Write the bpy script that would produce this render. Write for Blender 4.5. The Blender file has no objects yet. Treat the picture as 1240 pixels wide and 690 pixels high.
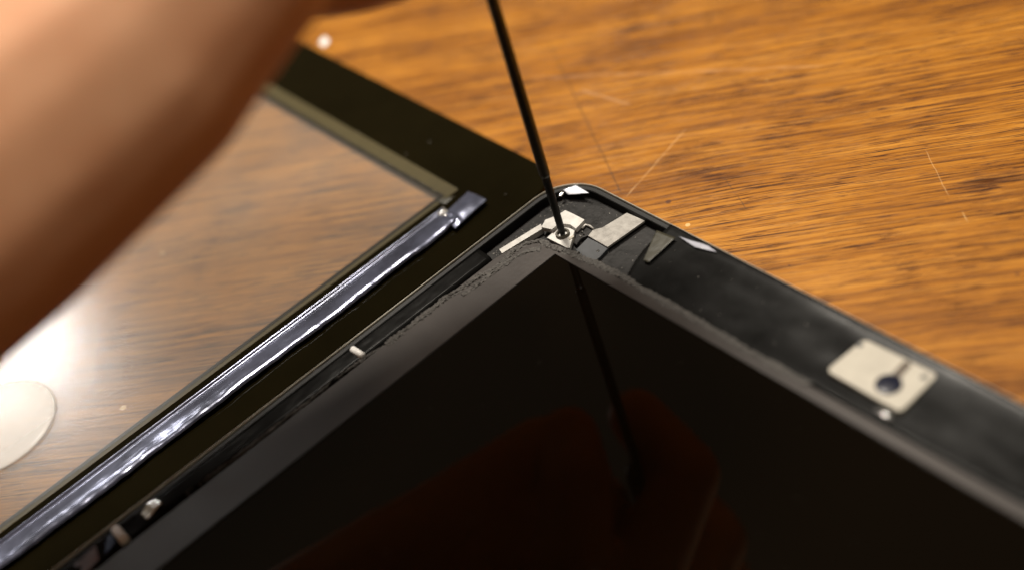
import bpy, bmesh, math, random
from mathutils import Vector, Matrix, noise
random.seed(7)
S = bpy.context.scene
C = S.collection
MM = 0.001

# ------------------------------------------------------------------ camera
CAM_P = (224.618, -142.194, 208.835)          # mm
EUL = (1.0815, 0.8666, -0.3376)               # z, x, z
FPX = 1873.65
LENS = FPX / 1240 * 36
ROT = Matrix.Rotation(EUL[0], 3, 'Z') @ Matrix.Rotation(EUL[1], 3, 'X') @ Matrix.Rotation(EUL[2], 3, 'Z')
cd = bpy.data.cameras.new('camera'); cam = bpy.data.objects.new('camera', cd); C.objects.link(cam)
cam.matrix_world = Matrix.Translation(Vector(CAM_P) * MM) @ ROT.to_4x4()
cd.sensor_width = 36; cd.sensor_fit = 'HORIZONTAL'; cd.lens = LENS
cd.clip_start = 0.005; cd.clip_end = 50
cd.dof.use_dof = True; cd.dof.focus_distance = 0.319; cd.dof.aperture_fstop = 5.4; cd.dof.aperture_blades = 0
S.camera = cam

# ------------------------------------------------------------------ world and lamps
w = bpy.data.worlds.new('World'); S.world = w; w.use_nodes = True
bg = w.node_tree.nodes['Background']
bg.inputs[0].default_value = (1.0, 0.76, 0.50, 1); bg.inputs[1].default_value = 0.09

def area(name, loc, target, size, power, col, shape='DISK'):
    l = bpy.data.lights.new(name, 'AREA'); l.shape = shape; l.size = size; l.energy = power; l.color = col
    o = bpy.data.objects.new(name, l); C.objects.link(o)
    loc = Vector(loc); o.location = loc
    o.rotation_euler = (Vector(target) - loc).to_track_quat('-Z', 'Y').to_euler()
    return o
area('ceiling_light', (0.36, 0.06, 1.35), (0, 0, 0), 0.25, 14, (1.0, 0.92, 0.80))
area('added_overhead_light', (-0.27, 0.13, 0.76), (-0.03, -0.02, 0), 0.15, 9.8, (1.0, 0.92, 0.80))  # unseen light added low on the left for arm shading and falloff
area('table_lamp_light', (-1.03, 0.005, 0.64), (-0.07, -0.1, 0), 0.11, 1.7, (1.0, 0.97, 0.93))

S.view_settings.view_transform = 'Standard'; S.view_settings.look = 'None'
S.view_settings.exposure = 0.0; S.view_settings.gamma = 1
S.cycles.use_denoising = True
S.cycles.max_bounces = 10; S.cycles.transparent_max_bounces = 12
S.cycles.caustics_reflective = False; S.cycles.caustics_refractive = False

# ------------------------------------------------------------------ helpers
def px(x, y, z):
    """the point at height z (mm) seen at photo pixel x, y (used to measure the layout)"""
    d = ROT @ Vector(((x - 620) / FPX, -(y - 345) / FPX, -1))
    p = Vector(CAM_P); t = (z - p.z) / d.z
    q = p + d * t
    return (q.x, q.y, z)

def base(name):
    m = bpy.data.materials.new(name); m.use_nodes = True
    return m, m.node_tree, m.node_tree.nodes['Principled BSDF']

def mat(name, col, rough=.5, metal=0, spec=.5, nscale=0, namt=.25, bump=0, bscale=900, coat=0, stretch=(1, 1, 1), rvar=0):
    """principled material with noise mottling in colour, roughness and relief"""
    m, nt, b = base(name)
    N, L = nt.nodes, nt.links
    b.inputs['Base Color'].default_value = (*col, 1); b.inputs['Roughness'].default_value = rough
    b.inputs['Metallic'].default_value = metal; b.inputs['Specular IOR Level'].default_value = spec
    b.inputs['Coat Weight'].default_value = coat; b.inputs['Coat Roughness'].default_value = .06
    tc = N.new('ShaderNodeTexCoord'); mp = N.new('ShaderNodeMapping'); mp.inputs['Scale'].default_value = stretch
    L.new(tc.outputs['Object'], mp.inputs[0])
    if nscale:
        n = N.new('ShaderNodeTexNoise'); n.inputs['Scale'].default_value = nscale; n.inputs['Detail'].default_value = 6
        n.inputs['Roughness'].default_value = .65
        L.new(mp.outputs[0], n.inputs['Vector'])
        r = N.new('ShaderNodeMapRange'); r.inputs[1].default_value = .3; r.inputs[2].default_value = .7
        r.inputs[3].default_value = 1 - namt; r.inputs[4].default_value = 1 + namt
        L.new(n.outputs[0], r.inputs[0])
        mx = N.new('ShaderNodeVectorMath'); mx.operation = 'SCALE'; mx.inputs[0].default_value = col
        L.new(r.outputs[0], mx.inputs['Scale']); L.new(mx.outputs[0], b.inputs['Base Color'])
        if rvar:
            r2 = N.new('ShaderNodeMapRange'); r2.inputs[1].default_value = .3; r2.inputs[2].default_value = .7
            r2.inputs[3].default_value = max(.02, rough - rvar); r2.inputs[4].default_value = rough + rvar
            L.new(n.outputs[0], r2.inputs[0]); L.new(r2.outputs[0], b.inputs['Roughness'])
    if bump:
        n2 = N.new('ShaderNodeTexNoise'); n2.inputs['Scale'].default_value = bscale; n2.inputs['Detail'].default_value = 4
        L.new(mp.outputs[0], n2.inputs['Vector'])
        bp = N.new('ShaderNodeBump'); bp.inputs['Strength'].default_value = bump; bp.inputs['Distance'].default_value = .0003
        L.new(n2.outputs[0], bp.inputs['Height']); L.new(bp.outputs[0], b.inputs['Normal'])
    return m

def origin_of(p):
    v = Vector((0, 0, 0))
    while p: v += p.location; p = p.parent
    return v

def part(name, bm, m, parent=None, smooth=False, bevel=0, kind=None, sub=0, at=None):
    """link a bmesh (world millimetres) as ONE mesh object under its parent"""
    me = bpy.data.meshes.new(name)
    bmesh.ops.recalc_face_normals(bm, faces=bm.faces)
    po = origin_of(parent)
    if at is None:
        xs = [v.co for v in bm.verts]
        at = Vector([(min(c[i] for c in xs) + max(c[i] for c in xs)) / 2 for i in range(2)] + [min(c[2] for c in xs)]) if parent is None else None
    loc = Vector(at) * MM - po if at is not None else Vector((0, 0, 0))
    for v in bm.verts: v.co = v.co * MM - po - loc
    bm.to_mesh(me); bm.free()
    me.materials.append(m)
    if smooth:
        for p in me.polygons: p.use_smooth = True
    o = bpy.data.objects.new(name, me); C.objects.link(o)
    o.parent = parent; o.location = loc
    if bevel:
        md = o.modifiers.new('bevel', 'BEVEL'); md.width = bevel * MM; md.segments = 2; md.limit_method = 'ANGLE'
        md.harden_normals = False
    if sub:
        md = o.modifiers.new('sub', 'SUBSURF'); md.levels = md.render_levels = sub
    if kind: o['kind'] = kind
    return o

def thing(name, label, cat, loc, group=None):
    o = bpy.data.objects.new(name, None); C.objects.link(o); o.location = Vector(loc) * MM
    o.empty_display_size = .01
    o['label'] = label; o['category'] = cat
    if group: o['group'] = group
    return o

def tag(o, label, cat, group=None):
    o['label'] = label; o['category'] = cat
    if group: o['group'] = group
    return o

def prism(bm, poly, z0, z1):
    """polygon of (x, y) or (x, y, dz) extruded from z0 to z1"""
    lo = [bm.verts.new((p[0], p[1], z0)) for p in poly]
    hi = [bm.verts.new((p[0], p[1], z1 + (p[2] if len(p) > 2 else 0))) for p in poly]
    n = len(poly)
    bm.faces.new(lo[::-1]); bm.faces.new(hi)
    for i in range(n): bm.faces.new((lo[i], lo[(i + 1) % n], hi[(i + 1) % n], hi[i]))
    return bm

def ppoly(pts, z): return [px(x, y, z)[:2] for x, y in pts]

def rrect(x0, x1, y0, y1, r, n=10):
    out = []
    r = max(r, .01)
    for cx, cy, a0 in ((x1 - r, y1 - r, 0), (x0 + r, y1 - r, 90), (x0 + r, y0 + r, 180), (x1 - r, y0 + r, 270)):
        for i in range(n + 1):
            a = math.radians(a0 + 90 * i / n)
            out.append((cx + r * math.cos(a), cy + r * math.sin(a)))
    return out

def loft(bm, loops, closed=False, caps=True):
    V = [[bm.verts.new(p) for p in lp] for lp in loops]
    n = len(V[0]); m = len(V)
    for j in range(m if closed else m - 1):
        a, b = V[j], V[(j + 1) % m]
        for i in range(n): bm.faces.new((a[i], a[(i + 1) % n], b[(i + 1) % n], b[i]))
    if caps and not closed:
        bm.faces.new(V[0][::-1]); bm.faces.new(V[-1])
    return bm

def tube(bm, pts, rads, n=20, caps=True):
    """round tube along points"""
    loops = []
    pts = [Vector(p) for p in pts]
    for i, p in enumerate(pts):
        d = (pts[min(i + 1, len(pts) - 1)] - pts[max(i - 1, 0)]).normalized()
        u = d.orthogonal().normalized() if i == 0 else (u - d * u.dot(d)).normalized()
        v = d.cross(u)
        loops.append([p + (u * math.cos(2 * math.pi * k / n) + v * math.sin(2 * math.pi * k / n)) * rads[i] for k in range(n)])
    return loft(bm, loops, caps=caps)

def lathe(bm, prof, cx, cy, n=28):
    loops = [[(cx + r * math.cos(2 * math.pi * k / n), cy + r * math.sin(2 * math.pi * k / n), z) for k in range(n)] for r, z in prof]
    return loft(bm, loops)

def sheet(bm, nx, ny, f, th=.06):
    """thin solid sheet over a grid, f(s, t) -> (x, y, z)"""
    top = [[bm.verts.new(f(i / nx, j / ny)) for j in range(ny + 1)] for i in range(nx + 1)]
    bot = [[bm.verts.new(Vector(f(i / nx, j / ny)) - Vector((0, 0, th))) for j in range(ny + 1)] for i in range(nx + 1)]
    for i in range(nx):
        for j in range(ny):
            bm.faces.new((top[i][j], top[i + 1][j], top[i + 1][j + 1], top[i][j + 1]))
            bm.faces.new((bot[i][j], bot[i][j + 1], bot[i + 1][j + 1], bot[i + 1][j]))
    for i in range(nx):
        bm.faces.new((top[i][0], bot[i][0], bot[i + 1][0], top[i + 1][0]))
        bm.faces.new((top[i][ny], top[i + 1][ny], bot[i + 1][ny], bot[i][ny]))
    for j in range(ny):
        bm.faces.new((top[0][j], top[0][j + 1], bot[0][j + 1], bot[0][j]))
        bm.faces.new((top[nx][j], bot[nx][j], bot[nx][j + 1], top[nx][j + 1]))
    return bm

def nz(x, y, z=0, s=1): return noise.noise(Vector((x * s, y * s, z)))

# ------------------------------------------------------------------ materials
def wood_material():
    m, nt, b = base('varnished_wood')
    N, L = nt.nodes, nt.links
    def math_(op, a, c=None, clamp=False):
        n = N.new('ShaderNodeMath'); n.operation = op; n.use_clamp = clamp
        for i, v in enumerate((a, c)):
            if v is None: continue
            if isinstance(v, (int, float)): n.inputs[i].default_value = v
            else: L.new(v, n.inputs[i])
        return n.outputs[0]
    tc = N.new('ShaderNodeTexCoord')
    mp = N.new('ShaderNodeMapping'); mp.vector_type = 'POINT'
    mp.inputs['Rotation'].default_value = (0, 0, math.radians(-45.5)); mp.inputs['Scale'].default_value = (1000, 1000, 1000)
    L.new(tc.outputs['Object'], mp.inputs[0])
    # slow wander of the grain
    wn = N.new('ShaderNodeTexNoise'); wn.inputs['Scale'].default_value = .012; wn.inputs['Detail'].default_value = 2
    L.new(mp.outputs[0], wn.inputs['Vector'])
    wv = N.new('ShaderNodeVectorMath'); wv.operation = 'MULTIPLY_ADD'
    L.new(wn.outputs['Color'], wv.inputs[0]); wv.inputs[1].default_value = (0, 5, 0); L.new(mp.outputs[0], wv.inputs[2])
    def streak(sx, sy, detail=5, rough=.6, off=0.0):
        q = N.new('ShaderNodeMapping'); q.inputs['Scale'].default_value = (sx, sy, 1); q.inputs['Location'].default_value = (off, off * 1.7, 0)
        L.new(wv.outputs[0], q.inputs[0])
        n = N.new('ShaderNodeTexNoise'); n.inputs['Scale'].default_value = 1; n.inputs['Detail'].default_value = detail
        n.inputs['Roughness'].default_value = rough
        L.new(q.outputs[0], n.inputs['Vector'])
        return n.outputs[0]
    def rng(v, a, c, lo=0., hi=1., smooth=False):
        r = N.new('ShaderNodeMapRange'); r.inputs[1].default_value = a; r.inputs[2].default_value = c
        r.inputs[3].default_value = lo; r.inputs[4].default_value = hi
        if smooth: r.interpolation_type = 'SMOOTHSTEP'
        L.new(v, r.inputs[0]); return r.outputs[0]
    big = streak(.010, .06, 5, .6, 3.1)
    mid = streak(.020, .75, 6, .66, 11.0)
    fine = streak(.09, 2.4, 6, .72, 5.7)
    pore = streak(.11, 2.4, 3, .65, 21.3)
    hair = streak(.016, 2.6, 3, .6, 77.0)
    dash = streak(.028, 1.2, 5, .66, 41.0)
    blot = streak(.05, .09, 4, .6, 61.0)
    t = math_('ADD', math_('MULTIPLY', rng(mid, .3, .7), .45), math_('ADD', math_('MULTIPLY', rng(big, .3, .7), .42), math_('MULTIPLY', rng(fine, .32, .68), .36)))
    cr = N.new('ShaderNodeValToRGB'); L.new(t, cr.inputs[0])
    e = cr.color_ramp.elements
    e[0].position = .18; e[0].color = (0.0562, 0.0195, 0.0045, 1)
    e[1].position = .95; e[1].color = (0.4300, 0.1880, 0.0270, 1)
    for pos, col in ((.38, (0.1500, 0.0525, 0.0083)), (.62, (0.2800, 0.1060, 0.0110))):
        k = e.new(pos); k.color = (*col, 1)
    def dark(c, mask, mul):
        x = N.new('ShaderNodeMix'); x.data_type = 'RGBA'; x.blend_type = 'MULTIPLY'
        L.new(mask, x.inputs['Factor']); L.new(c, x.inputs[6]); x.inputs[7].default_value = (*mul, 1)
        return x.outputs[2]
    patch = rng(blot, .36, .60, .3, 1.0)
    pm = math_('MULTIPLY', rng(pore, .545, .60, 0, .95, True), patch)
    dm = math_('MULTIPLY', rng(dash, .55, .61, 0, .9, True), patch)
    col = dark(cr.outputs[0], pm, (.20, .13, .10))
    col = dark(col, dm, (.16, .10, .075))
    col = dark(col, math_('MULTIPLY', rng(hair, .545, .60, 0, .85, True), rng(blot, .40, .56, .2, 1.0)), (.24, .16, .12))
    col = dark(col, rng(blot, .60, .78, 0, .55), (.55, .42, .34))
    # scratches: thin lines between two points of the table (mm), light or dark
    sp = N.new('ShaderNodeSeparateXYZ')
    ob = N.new('ShaderNodeVectorMath'); ob.operation = 'SCALE'; ob.inputs['Scale'].default_value = 1000
    L.new(tc.outputs['Object'], ob.inputs[0])
    wob = N.new('ShaderNodeTexNoise'); wob.inputs['Scale'].default_value = .25; L.new(ob.outputs[0], wob.inputs['Vector'])
    L.new(ob.outputs[0], sp.inputs[0])
    bumps = []
    def scratch(a, c, wid, colr, amt, prev):
        ax, ay = a; bx, by = c
        ln = math.hypot(bx - ax, by - ay); dx, dy = (bx - ax) / ln, (by - ay) / ln
        X = math_('SUBTRACT', sp.outputs[0], ax); Y = math_('SUBTRACT', sp.outputs[1], ay)
        s = math_('ADD', math_('MULTIPLY', X, dx), math_('MULTIPLY', Y, dy))
        d = math_('ADD', math_('SUBTRACT', math_('MULTIPLY', X, -dy), math_('MULTIPLY', Y, -dx)), math_('MULTIPLY', math_('SUBTRACT', wob.outputs[0], .5), .9))
        msk = math_('MULTIPLY', rng(math_('ABSOLUTE', d), wid * .4, wid, 1, 0, True), math_('MULTIPLY', rng(s, 0, 2), rng(s, ln - 2, ln, 1, 0)))
        msk = math_('MULTIPLY', msk, rng(streak(.3, .3, 3, .6, ax), .35, .6, .25, amt))
        x = N.new('ShaderNodeMix'); x.data_type = 'RGBA'
        L.new(msk, x.inputs['Factor']); L.new(prev, x.inputs[6]); x.inputs[7].default_value = (*colr, 1)
        bumps.append(msk)
        return x.outputs[2]
    P = lambda x, y: px(x, y, 0)[:2]
    for a, c, wid, colr, amt in (
            (P(757, 240), P(832, 155), .16, (.58, .36, .17), .6),
            (P(754, 238), P(664, 50), .20, (.05, .025, .012), .85),
            (P(700, 108), P(765, 128), .5, (.55, .36, .22), .2),
            (P(640, 95), P(1000, 80), .6, (.55, .33, .18), .10),
            (P(874, 212), P(905, 255), .13, (.06, .03, .015), .8),
            (P(1120, 180), P(1150, 240), .14, (.60, .38, .18), .35),
            (P(1165, 255), P(1172, 270), .18, (.65, .45, .22), .7),
            (P(110, 410), P(125, 400), .3, (.6, .5, .4), .6)):
        col = scratch(a, c, wid, colr, amt, col)
    # specks: knocks and spots
    vo = N.new('ShaderNodeTexVoronoi'); vo.inputs['Scale'].default_value = .11; L.new(ob.outputs[0], vo.inputs['Vector'])
    vsep = N.new('ShaderNodeSeparateColor'); L.new(vo.outputs['Color'], vsep.inputs[0])
    size = rng(vsep.outputs[0], .55, 1, .0, .085)
    vm = N.new('ShaderNodeMath'); vm.operation = 'LESS_THAN'; L.new(vo.outputs['Distance'], vm.inputs[0]); L.new(size, vm.inputs[1])
    x = N.new('ShaderNodeMix'); x.data_type = 'RGBA'
    L.new(math_('MULTIPLY', vm.outputs[0], .75), x.inputs['Factor']); L.new(col, x.inputs[6])
    sc = N.new('ShaderNodeMix'); sc.data_type = 'RGBA'; L.new(rng(vsep.outputs[1], .45, .5), sc.inputs['Factor'])
    sc.inputs[6].default_value = (.05, .018, .012, 1); sc.inputs[7].default_value = (.62, .40, .18, 1)
    L.new(sc.outputs[2], x.inputs[7]); col = x.outputs[2]
    L.new(col, b.inputs['Base Color'])
    L.new(rng(math_('ADD', pm, math_('MULTIPLY', fine, .5)), .1, 1.1, .34, .62), b.inputs['Roughness'])
    b.inputs['Specular IOR Level'].default_value = .15
    h = math_('SUBTRACT', math_('MULTIPLY', fine, .35), math_('ADD', pm, dm))
    bp = N.new('ShaderNodeBump'); bp.inputs['Strength'].default_value = .45; bp.inputs['Distance'].default_value = .00012
    L.new(h, bp.inputs['Height']); L.new(bp.outputs[0], b.inputs['Normal'])
    return m

def window_glass():
    """thin clear pane: mirror-like reflection over straight-through light with a faint grey tint"""
    m = bpy.data.materials.new('coated_glass'); m.use_nodes = True
    nt = m.node_tree; N, L = nt.nodes, nt.links
    N.remove(N['Principled BSDF'])
    out = N['Material Output']
    tr = N.new('ShaderNodeBsdfTransparent'); tr.inputs[0].default_value = (.97, .97, .965, 1)
    gl = N.new('ShaderNodeBsdfGlossy'); gl.inputs['Roughness'].default_value = .19
    fr = N.new('ShaderNodeFresnel'); fr.inputs[0].default_value = 1.62
    df = N.new('ShaderNodeBsdfDiffuse'); df.inputs[0].default_value = (.42, .39, .34, 1)   # smears, and a veil of reflected light painted as diffuse haze
    tc = N.new('ShaderNodeTexCoord')
    n = N.new('ShaderNodeTexNoise'); n.inputs['Scale'].default_value = 45; n.inputs['Detail'].default_value = 7
    L.new(tc.outputs['Object'], n.inputs['Vector'])
    r = N.new('ShaderNodeMapRange'); r.inputs[1].default_value = .3; r.inputs[2].default_value = .75
    r.inputs[3].default_value = .10; r.inputs[4].default_value = .15
    L.new(n.outputs[0], r.inputs[0])
    m1 = N.new('ShaderNodeMixShader'); L.new(r.outputs[0], m1.inputs[0]); L.new(tr.outputs[0], m1.inputs[1]); L.new(df.outputs[0], m1.inputs[2])
    m2 = N.new('ShaderNodeMixShader'); ge = N.new('ShaderNodeNewGeometry'); fm = N.new('ShaderNodeMath'); fm.operation = 'MULTIPLY_ADD'
    L.new(ge.outputs['Backfacing'], fm.inputs[0]); fm.inputs[1].default_value = -1; fm.inputs[2].default_value = 1
    fk = N.new('ShaderNodeMath'); fk.operation = 'MULTIPLY'; L.new(fm.outputs[0], fk.inputs[0]); L.new(fr.outputs[0], fk.inputs[1])
    L.new(fk.outputs[0], m2.inputs[0]); L.new(m1.outputs[0], m2.inputs[1]); L.new(gl.outputs[0], m2.inputs[2])
    L.new(m2.outputs[0], out.inputs[0])
    return m

def clear_plastic():
    m = bpy.data.materials.new('milky_plastic'); m.use_nodes = True
    nt = m.node_tree; N, L = nt.nodes, nt.links
    b = N['Principled BSDF']; b.inputs['Base Color'].default_value = (.85, .84, .82, 1); b.inputs['Roughness'].default_value = .28; b.inputs['Specular IOR Level'].default_value = .8
    tr = N.new('ShaderNodeBsdfTransparent')
    lw = N.new('ShaderNodeLayerWeight'); lw.inputs[0].default_value = .35
    r = N.new('ShaderNodeMapRange'); r.inputs[3].default_value = .04; r.inputs[4].default_value = .6
    L.new(lw.outputs['Facing'], r.inputs[0])
    mx = N.new('ShaderNodeMixShader'); L.new(r.outputs[0], mx.inputs[0]); L.new(tr.outputs[0], mx.inputs[1]); L.new(b.outputs[0], mx.inputs[2])
    L.new(mx.outputs[0], N['Material Output'].inputs[0])
    return m

M = {}
M['wood'] = wood_material()
M['alu'] = mat('brushed_aluminium', (.72, .69, .60), .55, 1, nscale=300, namt=.08)
M['gasket'] = mat('black_gasket', (.008, .008, .008), .45, nscale=500, spec=.2)
M['tray'] = mat('black_tray', (.011, .010, .0095), .45, nscale=420, namt=.5, bump=.15, bscale=1500, rvar=.12, spec=.2)
M['film'] = mat('black_film', (.006, .0058, .0055), .24, nscale=90, namt=.3, bump=.05, bscale=400, rvar=.05, spec=.05)
M['frame'] = mat('grey_frame', (.036, .030, .027), .44, .0, nscale=120, namt=.12, bump=.12, bscale=1200, rvar=.05, spec=.22)
M['screen'] = mat('black_screen', (.0018, .0010, .0004), .03, 0, .36)
M['foam'] = mat('crumbling_foam', (.060, .055, .050), .8, nscale=1500, namt=.55, bump=1.0, bscale=2400)
M['steel'] = mat('pale_steel', (.48, .465, .44), .40, .15, nscale=700, namt=.08, bump=.08, bscale=2500, rvar=.08)
M['plate'] = mat('scuffed_plate', (.25, .235, .215), .40, .3, nscale=700, namt=.12, bump=.1, bscale=2500, rvar=.1)
M['cream'] = mat('cream_plate', (.33, .30, .245), .45, 0, nscale=320, namt=.10, bump=.1)
M['olive_tape'] = mat('olive_tape', (.028, .025, .015), .42, nscale=400, namt=.25, bump=.2)
M['border'] = mat('black_border_print', (.0055, .0042, .0014), .06, 0, .10, nscale=60, namt=.15)
M['olive'] = mat('olive_band', (.055, .044, .018), .35, 0, .3, nscale=300, namt=.12)
M['ink'] = mat('dark_ink', (.012, .010, .006), .3, nscale=300)
M['ribbon'] = mat('blue_silver_film', (.085, .092, .135), .22, .5, .6, nscale=110, namt=.55, bump=.18, bscale=70, stretch=(1, .7, 1))
M['foil'] = mat('silver_foil', (.80, .79, .78), .22, .9, nscale=600, namt=.12)
M['pale'] = mat('pale_glint_film', (.72, .75, .84), .15, 0, .8, nscale=200, namt=.1)
M['white'] = mat('white_plastic', (.86, .85, .83), .4, nscale=500, namt=.08)
M['violet'] = mat('violet_grey_film', (.22, .21, .25), .22, .3, nscale=300)
M['blue'] = mat('blue_film', (.01, .035, .12), .3, nscale=300)
M['lens'] = mat('dark_blue_lens', (.005, .006, .016), .3, 0, .25, nscale=500)
M['brown'] = mat('brown_flex', (.075, .048, .026), .4, nscale=700, namt=.5)
M['blacksteel'] = mat('black_oxide_steel', (.075, .072, .055), .34, .75, nscale=900, namt=.3, bump=.1, bscale=3000)
M['tip'] = mat('blackened_tip', (.007, .0065, .006), .45, .3, nscale=900, namt=.3)
M['handle'] = mat('black_handle', (.02, .02, .02), .5, bump=.2)
M['glass'] = window_glass()
M['cup'] = clear_plastic()

def skin_material():
    m, nt, b = base('skin')
    N, L = nt.nodes, nt.links
    tc = N.new('ShaderNodeTexCoord')
    n = N.new('ShaderNodeTexNoise'); n.inputs['Scale'].default_value = 70; n.inputs['Detail'].default_value = 6
    L.new(tc.outputs['Object'], n.inputs['Vector'])
    cr = N.new('ShaderNodeValToRGB'); L.new(n.outputs[0], cr.inputs[0])
    cr.color_ramp.elements[0].position = .3; cr.color_ramp.elements[0].color = (.60, .29, .155, 1)
    cr.color_ramp.elements[1].position = .72; cr.color_ramp.elements[1].color = (.70, .385, .225, 1)
    L.new(cr.outputs[0], b.inputs['Base Color'])
    b.inputs['Roughness'].default_value = .5; b.inputs['Specular IOR Level'].default_value = .22
    b.inputs['Subsurface Weight'].default_value = .12; b.inputs['Subsurface Radius'].default_value = (1, .35, .2); b.inputs['Subsurface Scale'].default_value = .004
    v = N.new('ShaderNodeTexVoronoi'); v.inputs['Scale'].default_value = 900; L.new(tc.outputs['Object'], v.inputs['Vector'])
    bp = N.new('ShaderNodeBump'); bp.inputs['Strength'].default_value = .15; bp.inputs['Distance'].default_value = .0003
    L.new(v.outputs['Distance'], bp.inputs['Height']); L.new(bp.outputs[0], b.inputs['Normal'])
    return m
M['skin'] = skin_material()
M['nail'] = mat('nail', (.62, .36, .28), .25, nscale=200, namt=.05)

# ------------------------------------------------------------------ the table
bm = bmesh.new()
prism(bm, rrect(-620, 420, -480, 560, 6, 4), -24, 0)
t = part('table_top', bm, M['wood'], at=(0, 0, 0), bevel=1.5); t['kind'] = 'structure'

# ------------------------------------------------------------------ the tablet body
TAB = thing('tablet_computer', 'opened tablet body with exposed dark screen and metal corner bracket, lying on wood', 'tablet', (93, -120, 0))
X0, X1, Y0, Y1, RC = -.8, 186, -241, 0, 10.5
def rl(ins, z, n=12): return [(x, y, z) for x, y in rrect(X0 + ins, X1 - ins, Y0 + ins, Y1 - ins, RC - ins if ins < RC else .5, n)]
bm = bmesh.new()
loft(bm, [rl(a, z) for a, z in ((9.5, .02), (7, .35), (3.6, 1.9), (1.4, 4.2), (.3, 6.3), (0, 7.3), (.02, 7.85), (.1, 8.0), (.2, 8.05), (.3, 7.98), (.33, 7.8), (.34, 4.5))])
part('back_shell', bm, M['alu'], TAB, smooth=True).modifiers.new('es', 'EDGE_SPLIT').split_angle = math.radians(50)
bm = bmesh.new()
loft(bm, [rl(.36, 4.6), rl(.36, 7.45), rl(.5, 7.6), rl(1.35, 7.55), rl(1.5, 7.4), rl(1.5, 4.6)], closed=True)
part('rim_gasket', bm, M['gasket'], TAB)
bm = bmesh.new(); prism(bm, [p[:2] for p in rl(1.52, 0)], 4.55, 5.5)
part('inner_tray', bm, M['tray'], TAB)

# the screen and its grey frame
FX0, FX1, FY0, FY1 = 5.6, 181, -226, -16.7
SX0, SX1, SY0, SY1 = 15.9, 171, -221, -19.35
def rr(x0, x1, y0, y1, r, z, n=6): return [(x, y, z) for x, y in rrect(x0, x1, y0, y1, r, n)]
LCD = part('screen_frame', loft(bmesh.new(), [
    rr(FX0, FX1, FY0, FY1, 11, 5.5), rr(FX0, FX1, FY0, FY1, 11, 7.0), rr(FX0 + .35, FX1 - .35, FY0 + .35, FY1 - .35, 10.7, 7.3),
    rr(SX0 - .06, SX1 + .06, SY0 - .06, SY1 + .06, .2, 7.3), rr(SX0, SX1, SY0, SY1, .15, 7.12), rr(SX0, SX1, SY0, SY1, .15, 5.5)], closed=True), M['frame'], TAB)
bm = bmesh.new(); prism(bm, rrect(SX0 + .02, SX1 - .02, SY0 + .02, SY1 - .02, .15, 2), 5.6, 7.02)
part('screen', bm, M['screen'], LCD)

# black films lying in the two channels beside the screen
def film_right(s, t):
    x = 31 + s * 146; y = -.45 - t * 15.6
    z = 8.16 - 1.55 * (t ** .6) + .16 * nz(x * .05, y * .16, 2) * (t > .02) + .03 * nz(x * .2, y * .3, 7)
    if s < .08: z += .25 * (1 - s / .08) * (1 - t) * 0.6
    return (x + 2.4 * t * (1 - s) - 1.5 * math.sin(t * 3) * (1 - s), y, z)
part('adhesive_film', sheet(bmesh.new(), 150, 26, film_right), M['film'], TAB, smooth=True)
def film_left(s, t):
    y = -27.5 - s * 185; x = .75 + t * 4.1
    z = 7.3 - .35 * t + .16 * nz(x * .2, y * .10, 4) + .05 * nz(x, y * .6, 9) - .9 * max(0, t - .86) / .14
    return (x, y, z)
part('adhesive_film', sheet(bmesh.new(), 180, 12, film_left), M['film'], TAB, smooth=True)

# crumbling foam seal round the screen corner
def foam(path, wid, hgt, seed, m=M['foam']):
    P_ = []
    for a, b_ in zip(path[:-1], path[1:]):
        a, b_ = Vector(a), Vector(b_); k = max(2, int((b_ - a).length / .22))
        P_ += [a.lerp(b_, i / k) for i in range(k)]
    P_.append(Vector(path[-1]))
    bm = bmesh.new(); loops = []
    for i, p in enumerate(P_):
        d = (P_[min(i + 3, len(P_) - 1)] - P_[max(i - 3, 0)]); d.z = 0; d.normalize(); nrm = Vector((-d.y, d.x, 0))
        w_ = wid * (1 + .55 * nz(i * .055, seed) + .45 * nz(i * .31, seed + 5)); h_ = hgt * (1 + .5 * nz(i * .09, seed + 9) + .4 * nz(i * .5, seed + 2))
        w_ = max(w_, .25); h_ = max(h_, .12)
        off = nrm * (.45 * nz(i * .04, seed + 14))
        lp = []
        for k in range(14):
            a = 2 * math.pi * k / 14
            rr_ = 1 + .45 * nz(i * .35, k * .9 + seed, 3) + .25 * nz(i * .9, k * 1.9, seed)
            lp.append(p + off + nrm * (w_ * .5 * math.cos(a) * rr_) + Vector((0, 0, h_ * math.sin(a) * rr_)))
        loops.append(lp)
    loft(bm, loops)
    return part('foam_strip', bm, m, TAB)
foam([px(x, y, 7.1) for x, y in ((468, 418), (503, 391), (541, 361), (576, 338), (601, 326), (621, 305), (639, 296), (654, 292.5), (667, 299), (684, 306.5), (700, 309))], 1.6, .5, 1)
foam([px(x, y, 7.2) for x, y in ((560, 358), (597, 331), (622, 313), (640, 304), (655, 302))], 1.3, .35, 8)
foam([px(x, y, 7.25) for x, y in ((694, 308), (716, 317), (742, 329), (800, 362), (850, 391), (905, 424), (980, 466))], 1.5, .28, 20)
foam([px(x, y, 6.6) for x, y in ((468, 418), (420, 447), (372, 487), (320, 527), (262, 571), (200, 616))], .8, .35, 31)

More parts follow.
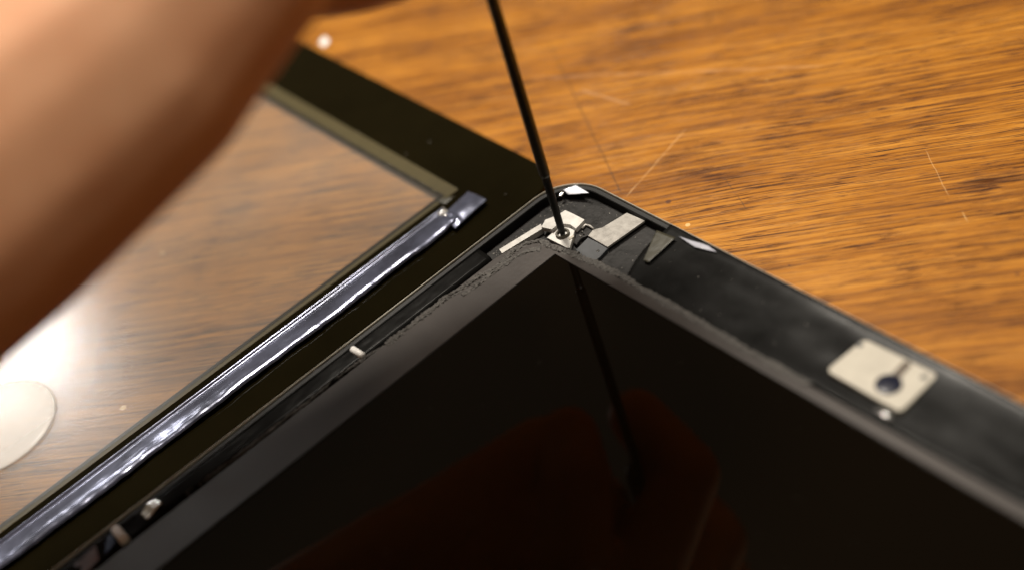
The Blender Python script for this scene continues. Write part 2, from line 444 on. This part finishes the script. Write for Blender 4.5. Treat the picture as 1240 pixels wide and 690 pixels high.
# ------------------------------------------------------------------ metal corner bracket with its screw
bm = bmesh.new(); prism(bm, ppoly(((655, 274), (660, 265), (674, 260), (684, 253.5), (694, 258), (707.5, 265), (700, 273), (697, 276), (690, 271), (682, 270), (674, 272), (668, 277)), 8.0), 6.6, 7.75)
BR = part('corner_bracket', bm, M['steel'], TAB, bevel=.07)
bm = bmesh.new(); prism(bm, ppoly(((655, 271), (604.5, 302), (607.5, 307), (657, 277)), 7.0), 5.6, 7.0)
part('rail', bm, M['steel'], BR, bevel=.08)
bm = bmesh.new(); prism(bm, ppoly(((662, 288), (670, 281), (676, 276), (686, 274), (696, 279), (694.5, 284), (690, 300), (686, 300)), 6.9), 5.9, 6.9)
part('screw_plate', bm, M['steel'], BR, bevel=.1)
bm = bmesh.new(); prism(bm, ppoly(((688, 288), (694.5, 284), (695, 286.5), (689, 290.5)), 7.1), 5.6, 7.05)
part('side_wall', bm, M['cream'], BR, bevel=.05)
TX, TY, _ = px(681.5, 284, 7.0)
bm = bmesh.new(); lathe(bm, ((.3, 6.4), (1.5, 6.4), (1.52, 7.35), (1.4, 7.5), (1.12, 7.5), (1.0, 7.35), (.92, 6.85), (.05, 6.85)), TX, TY)
part('screw', bm, mat('dull_screw', (.065, .058, .042), .45, .2, nscale=900), BR, smooth=True).modifiers.new('es', 'EDGE_SPLIT').split_angle = math.radians(40)
bm = bmesh.new(); prism(bm, ppoly(((699, 276), (706, 270), (712, 272), (718, 278), (714, 284), (704, 288), (698, 296), (694, 294)), 6.6), 5.5, 6.5)
part('latch_block', bm, M['tray'], TAB, bevel=.2)
bm = bmesh.new(); tube(bm, [px(x, y, 6.9) for x, y in ((705, 277), (709, 272.5), (714, 274), (719, 277.5))], [.28, .3, .3, .2], 10)
part('spring_clip', bm, M['plate'], TAB, smooth=True)
for i in range(7):
    x, y = random.uniform(701, 711), random.uniform(280, 290)
    bm = bmesh.new(); bmesh.ops.create_icosphere(bm, subdivisions=1, radius=random.uniform(.12, .22), matrix=Matrix.Translation(px(x, y, 6.65)))
    part('solder_bead', bm, M['plate'] if i % 2 else M['ink'], TAB)
# L shaped metal plate
bm = bmesh.new(); prism(bm, ppoly(((712, 285.5), (718, 278), (729, 275.5), (759, 257.5), (781, 267), (735.5, 299)), 6.8), 6.2, 6.75)
part('shield_plate', bm, M['plate'], TAB, bevel=.08)
bm = bmesh.new(); prism(bm, ppoly(((697, 303), (712, 288), (737, 300), (726, 312), (716, 318)), 6.3), 5.5, 6.35)
fx = part('flex_cable', bm, mat('dark_slate_film', (.022, .024, .028), .45, nscale=700), TAB, bevel=.1)
bm = bmesh.new(); lathe(bm, ((.3, 6.3), (.32, 6.42), (.1, 6.44)), *px(724, 304, 6.4)[:2], 10); part('rivet', bm, M['ink'], fx)
# tape scrap, foil tabs and a painted highlight at the rim
def quad_sheet(name, pts, zs, m, parent, amp=.12, n=14, th=.06, f=.6):
    q = [Vector(px(x, y, z)) for (x, y), z in zip(pts, zs)]
    def g(s, t_):
        p = q[0].lerp(q[1], s).lerp(q[3].lerp(q[2], s), t_)
        return p + Vector((0, 0, amp * nz(p.x * f, p.y * f, 3)))
    return part(name, sheet(bmesh.new(), n, n, g, th), m, parent, smooth=True)
quad_sheet('tape_scrap', ((795, 279), (818, 288), (785, 318), (779, 315)), (7.9, 8.45, 7.75, 7.7), M['olive_tape'], TAB, .05, th=.03)
quad_sheet('foil_tab', ((682, 230), (697, 224.5), (713, 234), (688, 236)), (7.65, 7.75, 7.7, 7.0), M['pale'], TAB, .08, f=.5)  # whitish colour painted in for the bright reflection at the corner
quad_sheet('foil_tab', ((676, 238), (680, 232), (683, 233), (680, 238)), (7.3, 7.6, 7.6, 7.2), M['foil'], TAB, .05, n=5)
quad_sheet('rim_highlight', ((822, 286.5), (858, 298), (868, 305.5), (842, 299.5)), (8.3, 8.25, 8.2, 8.15), mat('grey_highlight', (.34, .34, .39), .15, 0, .8, nscale=300, namt=.3), TAB, .10, f=.35)  # pale sheet shaped as the soft highlight on the rim film

# front camera on its cream bracket
bm = bmesh.new()
corner = [Vector(px(x, y, 7.7)[:2]) for x, y in ((1000, 448), (1046.5, 409.5), (1136.5, 453), (1090, 499))]
poly = []
for i in range(4):
    a, b_, c_ = corner[i - 1], corner[i], corner[(i + 1) % 4]
    for k in range(6):
        f = k / 5
        p0 = b_ + (a - b_).normalized() * 1.3; p1 = b_ + (c_ - b_).normalized() * 1.3
        poly.append(((1 - f) ** 2 * p0 + 2 * f * (1 - f) * b_ + f * f * p1)[:])
prism(bm, poly, 6.7, 7.75)
CB = part('camera_bracket', bm, M['cream'], TAB, bevel=.12)
lx, ly, _ = px(1076, 465, 7.8)
bm = bmesh.new(); lathe(bm, ((2.35, 7.7), (2.35, 7.9), (2.2, 7.98), (1.5, 8.02), (1.3, 7.86), (.4, 7.92)), lx, ly)
part('camera_lens', bm, M['lens'], CB, smooth=True).modifiers.new('es', 'EDGE_SPLIT').split_angle = math.radians(35)
bm = bmesh.new(); prism(bm, ppoly(((1077, 456), (1086, 461), (1104, 441), (1095, 436)), 7.8), 7.7, 7.88)
part('flex_connector', bm, M['brown'], CB, bevel=.05)
for k in range(4):
    bm = bmesh.new(); x, y = 1084 + k * 5, 452 - k * 4.5
    lathe(bm, ((.32, 7.8), (.32, 8.0), (.1, 8.02)), *px(x, y, 7.9)[:2], 8); part('contact_pad', bm, M['ink'] if k % 2 else M['olive_tape'], CB)
for x, y in ((1041, 417), (1119, 456)):
    bm = bmesh.new(); lathe(bm, ((.62, 7.7), (.62, 7.82), (.45, 7.85), (.1, 7.8)), *px(x, y, 7.8)[:2], 12); part('screw_hole', bm, M['ink'], CB)
bm = bmesh.new(); tube(bm, [px(x, y, 7.35) for x, y in ((1060, 496), (1072, 502), (1080, 507))], [.35, .55, .4], 10)
part('frame_highlight', bm, M['foil'], TAB, smooth=True)  # foil bead standing in for a small highlight on the frame
# small clips, film ends and one painted highlight along the left channel
def peg(name, p0, p1, r, m, z):
    bm = bmesh.new(); a, b_ = Vector(px(*p0, z)), Vector(px(*p1, z)); d = (b_ - a).normalized()
    tube(bm, [a, a + d * r * .4, b_ - d * r * .4, b_], [r * .55, r, r, r * .55], 14)
    return part(name, bm, m, TAB, smooth=True)
peg('white_clip', (426, 422), (440, 431), .75, M['white'], 7.1)
quad_sheet('channel_piece', ((366, 461), (384, 446), (388, 449), (371, 463)), (7.3, 7.6, 7.5, 7.2), M['violet'], TAB, .1, n=8)  # this sheet stands in for a highlight in the channel
peg('white_clip', (139, 639), (153, 656), .95, M['white'], 7.3)
quad_sheet('channel_piece', ((166, 618), (186, 602), (196, 608), (178, 628)), (7.1, 7.9, 7.8, 7.1), M['foil'], TAB, .25, n=10)
quad_sheet('channel_piece', ((82, 690), (116, 660), (120, 676), (98, 700)), (7.1, 7.9, 7.5, 6.9), M['violet'], TAB, .25, n=10)
quad_sheet('blue_film', ((118, 660), (134, 644), (140, 656), (124, 676)), (7.0, 7.5, 7.3, 6.9), M['blue'], TAB, .1, n=8)

# dust and lint caught on the black tray and films
bm = bmesh.new()
def speck(x, y, z, r):
    bmesh.ops.create_icosphere(bm, subdivisions=1, radius=r, matrix=Matrix.Translation((x, y, z)) @ Matrix.Rotation(random.random() * 3, 4, 'Z') @ Matrix.Diagonal((random.uniform(.8, 2.4), 1, .6, 1)))
for k in range(70): speck(random.uniform(2.2, 5.2), random.uniform(-26, -5), 5.55, random.uniform(.03, .10))
for k in range(70): speck(random.uniform(5, 30), random.uniform(-15, -2.2), 5.55, random.uniform(.03, .09))
for k in range(60):
    a, b_ = random.random(), random.random(); p = film_right(a, b_); speck(p[0], p[1], p[2] + .03, random.uniform(.03, .07))
for k in range(60): speck(random.uniform(SX0 + 1, SX1 - 60), random.uniform(-110, SY1 - 1), 7.04, random.uniform(.02, .045))
part('dust', bm, mat('grey_dust', (.30, .28, .25), .8, nscale=900), TAB, kind='stuff')

# ------------------------------------------------------------------ the glass lifted off and turned over
GX1, GY1 = -8.2, 2.8
GX0, GY0 = GX1 - 186, GY1 - 241
GL = thing('front_glass', 'removed front glass panel with black border lying inside up on the wood beside the tablet', 'glass panel', (-101, -118, 0))
HX0, HX1, HY0, HY1 = GX0 + 18, -25.9, GY0 + 16, -13.6
def rg(ins, z): return [(x, y, z) for x, y in rrect(GX0 + ins, GX1 - ins, GY0 + ins, GY1 - ins, 8.5 - ins, 10)]
def rh(z): return [(x, y, z) for x, y in rrect(HX0, HX1, HY0, HY1, .2, 10)]
bm = bmesh.new(); loft(bm, [rg(.25, .35), rg(0, .6), rg(0, 1.25), rg(.25, 1.5), rh(1.5), rh(.35)], closed=True)
part('black_border', bm, M['border'], GL)
bm = bmesh.new(); prism(bm, rrect(HX0 + .01, HX1 - .01, HY0 + .01, HY1 - .01, .2, 2), .36, 1.48)
part('window_pane', bm, M['glass'], GL)
# olive sensor band inside the border
i0, i1, j0, j1 = HX0 + 1.6, HX1 - 1.55, HY0 + 4, HY1 - 3.75
def rb(a, z): return [(x, y, z) for x, y in rrect(HX0 + .02 + (i0 - HX0) * a, HX1 - .02 + (i1 - HX1) * a, HY0 + .02 + (j0 - HY0) * a, HY1 - .02 + (j1 - HY1) * a, .3, 3)]
bm = bmesh.new(); loft(bm, [rb(0, 1.49), rb(0, 1.54), rb(1, 1.54), rb(1, 1.49)], closed=True)
part('sensor_band', bm, M['olive'], GL)
bm = bmesh.new()
loft(bm, [[(x, y, z) for x, y in rrect(i0 + d, i1 - d, j0 + d, j1 - d, .2, 3)] for d, z in ((-.45, 1.545), (-.45, 1.575), (.55, 1.575), (.55, 1.49), (.02, 1.49), (.02, 1.545))], closed=True)
part('ink_line', bm, M['ink'], GL)
dot = None
for k in range(34):
    x = i1 - 3.2 - k * 4.4 + random.uniform(-.2, .2); y = j1 + .25 + random.uniform(-.1, .1)
    if dot is None:
        bm = bmesh.new(); lathe(bm, ((.42, 1.55), (.42, 1.62), (.3, 1.64)), x, y, 8)
        dot = part('ink_dot', bm, M['olive'], GL, at=(x, y, 1.55))
    else:
        o = dot.copy(); C.objects.link(o); o.parent = GL; o.location = Vector((x, y, 1.55)) * MM - GL.location
        o.scale = (random.uniform(.5, 1.0), random.uniform(.45, .8), 1)
# dust specks on the border
for x, y in ((434, 161), (492, 187), (520, 172), (612, 236)):
    bm = bmesh.new(); bmesh.ops.create_icosphere(bm, subdivisions=1, radius=.16, matrix=Matrix.Translation(px(x, y, 1.62)))
    part('dust_speck', bm, M['plate'], GL)

# ribbon cable strip along the border, with a folded end
RX0, RX1 = -23.6, -16.0
prof = [(0, .1), (.03, .75), (.08, 1.05), (.12, .98), (.16, .62), (.22, .60), (.38, .86), (.55, 1.12), (.72, 1.32), (.86, 1.36), (.95, 1.2), (1.0, .8)]
def lerp_prof(t_):
    for (a, za), (b_, zb) in zip(prof[:-1], prof[1:]):
        if t_ <= b_: return za + (zb - za) * (t_ - a) / (b_ - a)
    return prof[-1][1]
def ribbon(s, t_):
    y = -20.5 - s * 190
    e = .35 * nz(y * .11, 3.3) + .22 * nz(y * .37, 8.1) + .12 * nz(y * 1.1, 1.9)
    x = RX0 + (RX1 - RX0 + e) * t_ 
    wv = t_ * (.55 * nz(y * .055, 1.7) + .36 * nz(y * .15, 4.4 + 1.6 * t_) + .16 * nz(y * .42, 2.2 + 3 * t_))
    lift = .55 * math.exp(-((y + 22) / 2.2) ** 2) * t_
    z = 1.55 + lerp_prof(t_) + .55 * wv + lift
    return (x, y, z)
RB = part('ribbon_cable', sheet(bmesh.new(), 380, 40, ribbon, .12), M['ribbon'], GL, smooth=True)
def ribbon_end(s, t_):
    a = Vector(px(534, 263, 2.6)).lerp(Vector(px(566, 231, 2.9)), s)
    b_ = Vector(px(551, 277, 2.5)).lerp(Vector(px(589, 241, 2.9)), s)
    p = a.lerp(b_, t_)
    p.z += .25 * math.sin(math.pi * t_) + .35 * math.sin(s * math.pi) * math.sin(t_ * math.pi) - .25 * s + .07 * nz(p.x * .4, p.y * .4, 6) + .3 * math.exp(-((s - .18) / .07) ** 2) * math.sin(t_ * 3)
    return p
part('folded_end', sheet(bmesh.new(), 40, 22, ribbon_end, .35), M['ribbon'], RB, smooth=True)
quad_sheet('foil_end', ((528, 258), (536, 250), (546, 258), (537, 264)), (2.4, 2.5, 2.9, 2.7), M['foil'], RB, .25, n=10, f=1.3)
quad_sheet('cable_pad', ((527, 244), (533, 241), (552, 237), (539, 249)), (1.62, 1.62, 1.62, 1.62), M['olive_tape'], GL, .01, n=4, th=.04)

# ------------------------------------------------------------------ milky suction cup resting on the pane
c0 = Vector(px(-6, 517, 1.6))
CUP = thing('suction_cup', 'milky clear round suction cup stuck on the glass pane at its left end', 'suction cup', (c0.x, c0.y, 1.5))
bm = bmesh.new(); lathe(bm, ((13.3, 1.51), (13.6, 1.7), (13.3, 1.95), (12.2, 2.08), (9, 2.3), (5, 2.5), (2.5, 2.58), (.2, 2.6)), c0.x, c0.y, 48)
part('cup_disc', bm, M['cup'], CUP, smooth=True)
bm = bmesh.new(); lathe(bm, ((13.5, 1.55), (13.8, 1.56), (13.95, 1.72), (13.8, 1.95), (13.5, 2.0)), c0.x, c0.y, 48)
part('cup_rim', bm, M['cup'], CUP, smooth=True)

# a small white fleck on the wood behind the glass
bm = bmesh.new(); q = px(391, 55, 0)
def fleck(s, t_): return (q[0] - 1.6 + 3.2 * s + .6 * t_, q[1] - .2 + 2.0 * t_ - .5 * s, .35 + 1.0 * t_ + .4 * nz(s * 3, t_ * 3, 2))
tag(part('white_fleck', sheet(bm, 8, 8, fleck, .3), M['white'], None), 'tiny white fleck on the wood at the far edge of the glass', 'scrap')

# ------------------------------------------------------------------ screwdriver
SD = thing('screwdriver', 'thin black precision screwdriver held upright with its tip in the bracket screw', 'screwdriver', (TX, TY, 6.9))
def ax(z): return (TX + (z - 7) * -.004, TY + (z - 7) * .012, z)
bm = bmesh.new(); tube(bm, [ax(z) for z in (6.9, 7.4, 9, 21, 22.5)], [.45, .62, .76, .86, .88], 18)
part('tip', bm, M['tip'], SD, smooth=True)
bm = bmesh.new(); tube(bm, [ax(z) for z in (22.5, 23.2, 40, 80, 83)], [.95, 1.10, 1.13, 1.15, 1.15], 24)
part('shaft', bm, M['blacksteel'], SD, smooth=True)
bm = bmesh.new(); tube(bm, [ax(z) for z in (82, 83.5, 86, 97, 100, 150, 158, 160)], [2.2, 3.2, 3.6, 3.4, 4.1, 4.1, 3.6, 2.4], 18)
HN = part('handle', bm, M['handle'], SD, smooth=True)
bm = bmesh.new(); tube(bm, [ax(z) for z in (160, 161, 165, 166)], [2.5, 4, 4, 3.4], 20)
part('swivel_cap', bm, M['blacksteel'], HN, smooth=True)

# ------------------------------------------------------------------ the hand and forearm
def capsule(bm, a, b_, ra, rb_, n=16):
    a, b_ = Vector(a), Vector(b_); d = (b_ - a); ln = d.length; d.normalize()
    pts, rads = [], []
    for k in range(1, 7):
        th = math.pi / 2 * k / 6; pts.append(a - d * ra * math.cos(th)); rads.append(ra * math.sin(th))
    for k in range(1, 8):
        f = k / 8; pts.append(a + d * ln * f); rads.append(ra + (rb_ - ra) * f)
    for k in range(6):
        th = math.pi / 2 * k / 6; pts.append(b_ + d * rb_ * math.sin(th)); rads.append(rb_ * math.cos(th))
    tube(bm, pts, rads, n)
def chain(bm, pts, rads):
    for i in range(len(pts) - 1): capsule(bm, pts[i], pts[i + 1], rads[i], rads[i + 1])
HAND = dict(
    forearm=([(-80, -420, 88), (-48, -300, 92), (-10, -195, 95), (12, -145, 96)], [44, 41, 33, 28]),
    forearm2=([(-80, -420, 108), (-48, -300, 112), (-18, -190, 114), (-6, -142, 116)], [44, 40, 33, 27]),
    under=([(-6, -146, 86), (-9, -104, 84), (-9, -70, 86), (-10, -45, 83), (-9, -26, 78)], [25, 24, 20, 13, 7.5]),
    heel=([(14, -145, 93.5), (20, -113, 99), (25, -86, 105), (29, -66, 112)], [29, 26.5, 23.5, 19.5]),
    palm=[([(6, -130, 112), (8, -92, 102), (8, -60, 98)], [24, 20, 12.5]),
          ([(0, -130, 122), (0, -92, 118), (0, -54, 113)], [22, 21, 13]),
          ([(-4, -130, 130), (-8, -90, 132), (-8, -48, 129)], [22, 20, 13]),
          ([(-4, -130, 134), (-12, -88, 145), (-12, -46, 145)], [20, 18, 12.5])],
    fingers=[([(8, -60, 98), (14, -38, 88), (6, -26.5, 79.8), (-4, -19, 76.5)], [11, 9.3, 8.6, 7.2]),
             ([(0, -54, 114), (24, -26, 99), (20.5, -6, 86), (5, -5, 77)], [11.5, 9.2, 8.4, 7.2]),
             ([(-8, -48, 130), (25, -22, 120), (22, -4, 113), (10, -1.5, 109)], [11.5, 9.2, 8.2, 7.2]),
             ([(-12, -46, 146), (20, -24, 140), (23, -6, 129), (13, -1.5, 124)], [11.5, 9.2, 8.2, 7.2])],
    thumb=([(4, -116, 128), (-4, -66, 138), (-4, -40, 132), (1.5, -21, 119)], [19, 15, 11, 8.6]))
bm = bmesh.new()
chain(bm, *HAND['forearm']); chain(bm, *HAND['forearm2']); chain(bm, *HAND['under']); chain(bm, *HAND['heel']); chain(bm, *HAND['thumb']); capsule(bm, (2, -52, 92), (3, -30, 88), 13, 10); capsule(bm, (4, -30, 100), (6, -22, 92), 9, 7)
for c_ in HAND['palm'] + HAND['fingers']: chain(bm, *c_)
hand = part('person', bm, M['skin'], None, at=(0, -120, 60))
md = hand.modifiers.new('rm', 'REMESH'); md.mode = 'VOXEL'; md.voxel_size = .0013; md.use_smooth_shade = True
md = hand.modifiers.new('sm', 'SMOOTH'); md.factor = .5; md.iterations = 14
dg = bpy.context.evaluated_depsgraph_get()
me = bpy.data.meshes.new_from_object(hand.evaluated_get(dg)); hand.modifiers.clear(); hand.data = me
for p in me.polygons: p.use_smooth = True
if not me.materials: me.materials.append(M['skin'])
tag(hand, 'bare forearm and hand gripping the screwdriver, out of focus at the upper left', 'person')
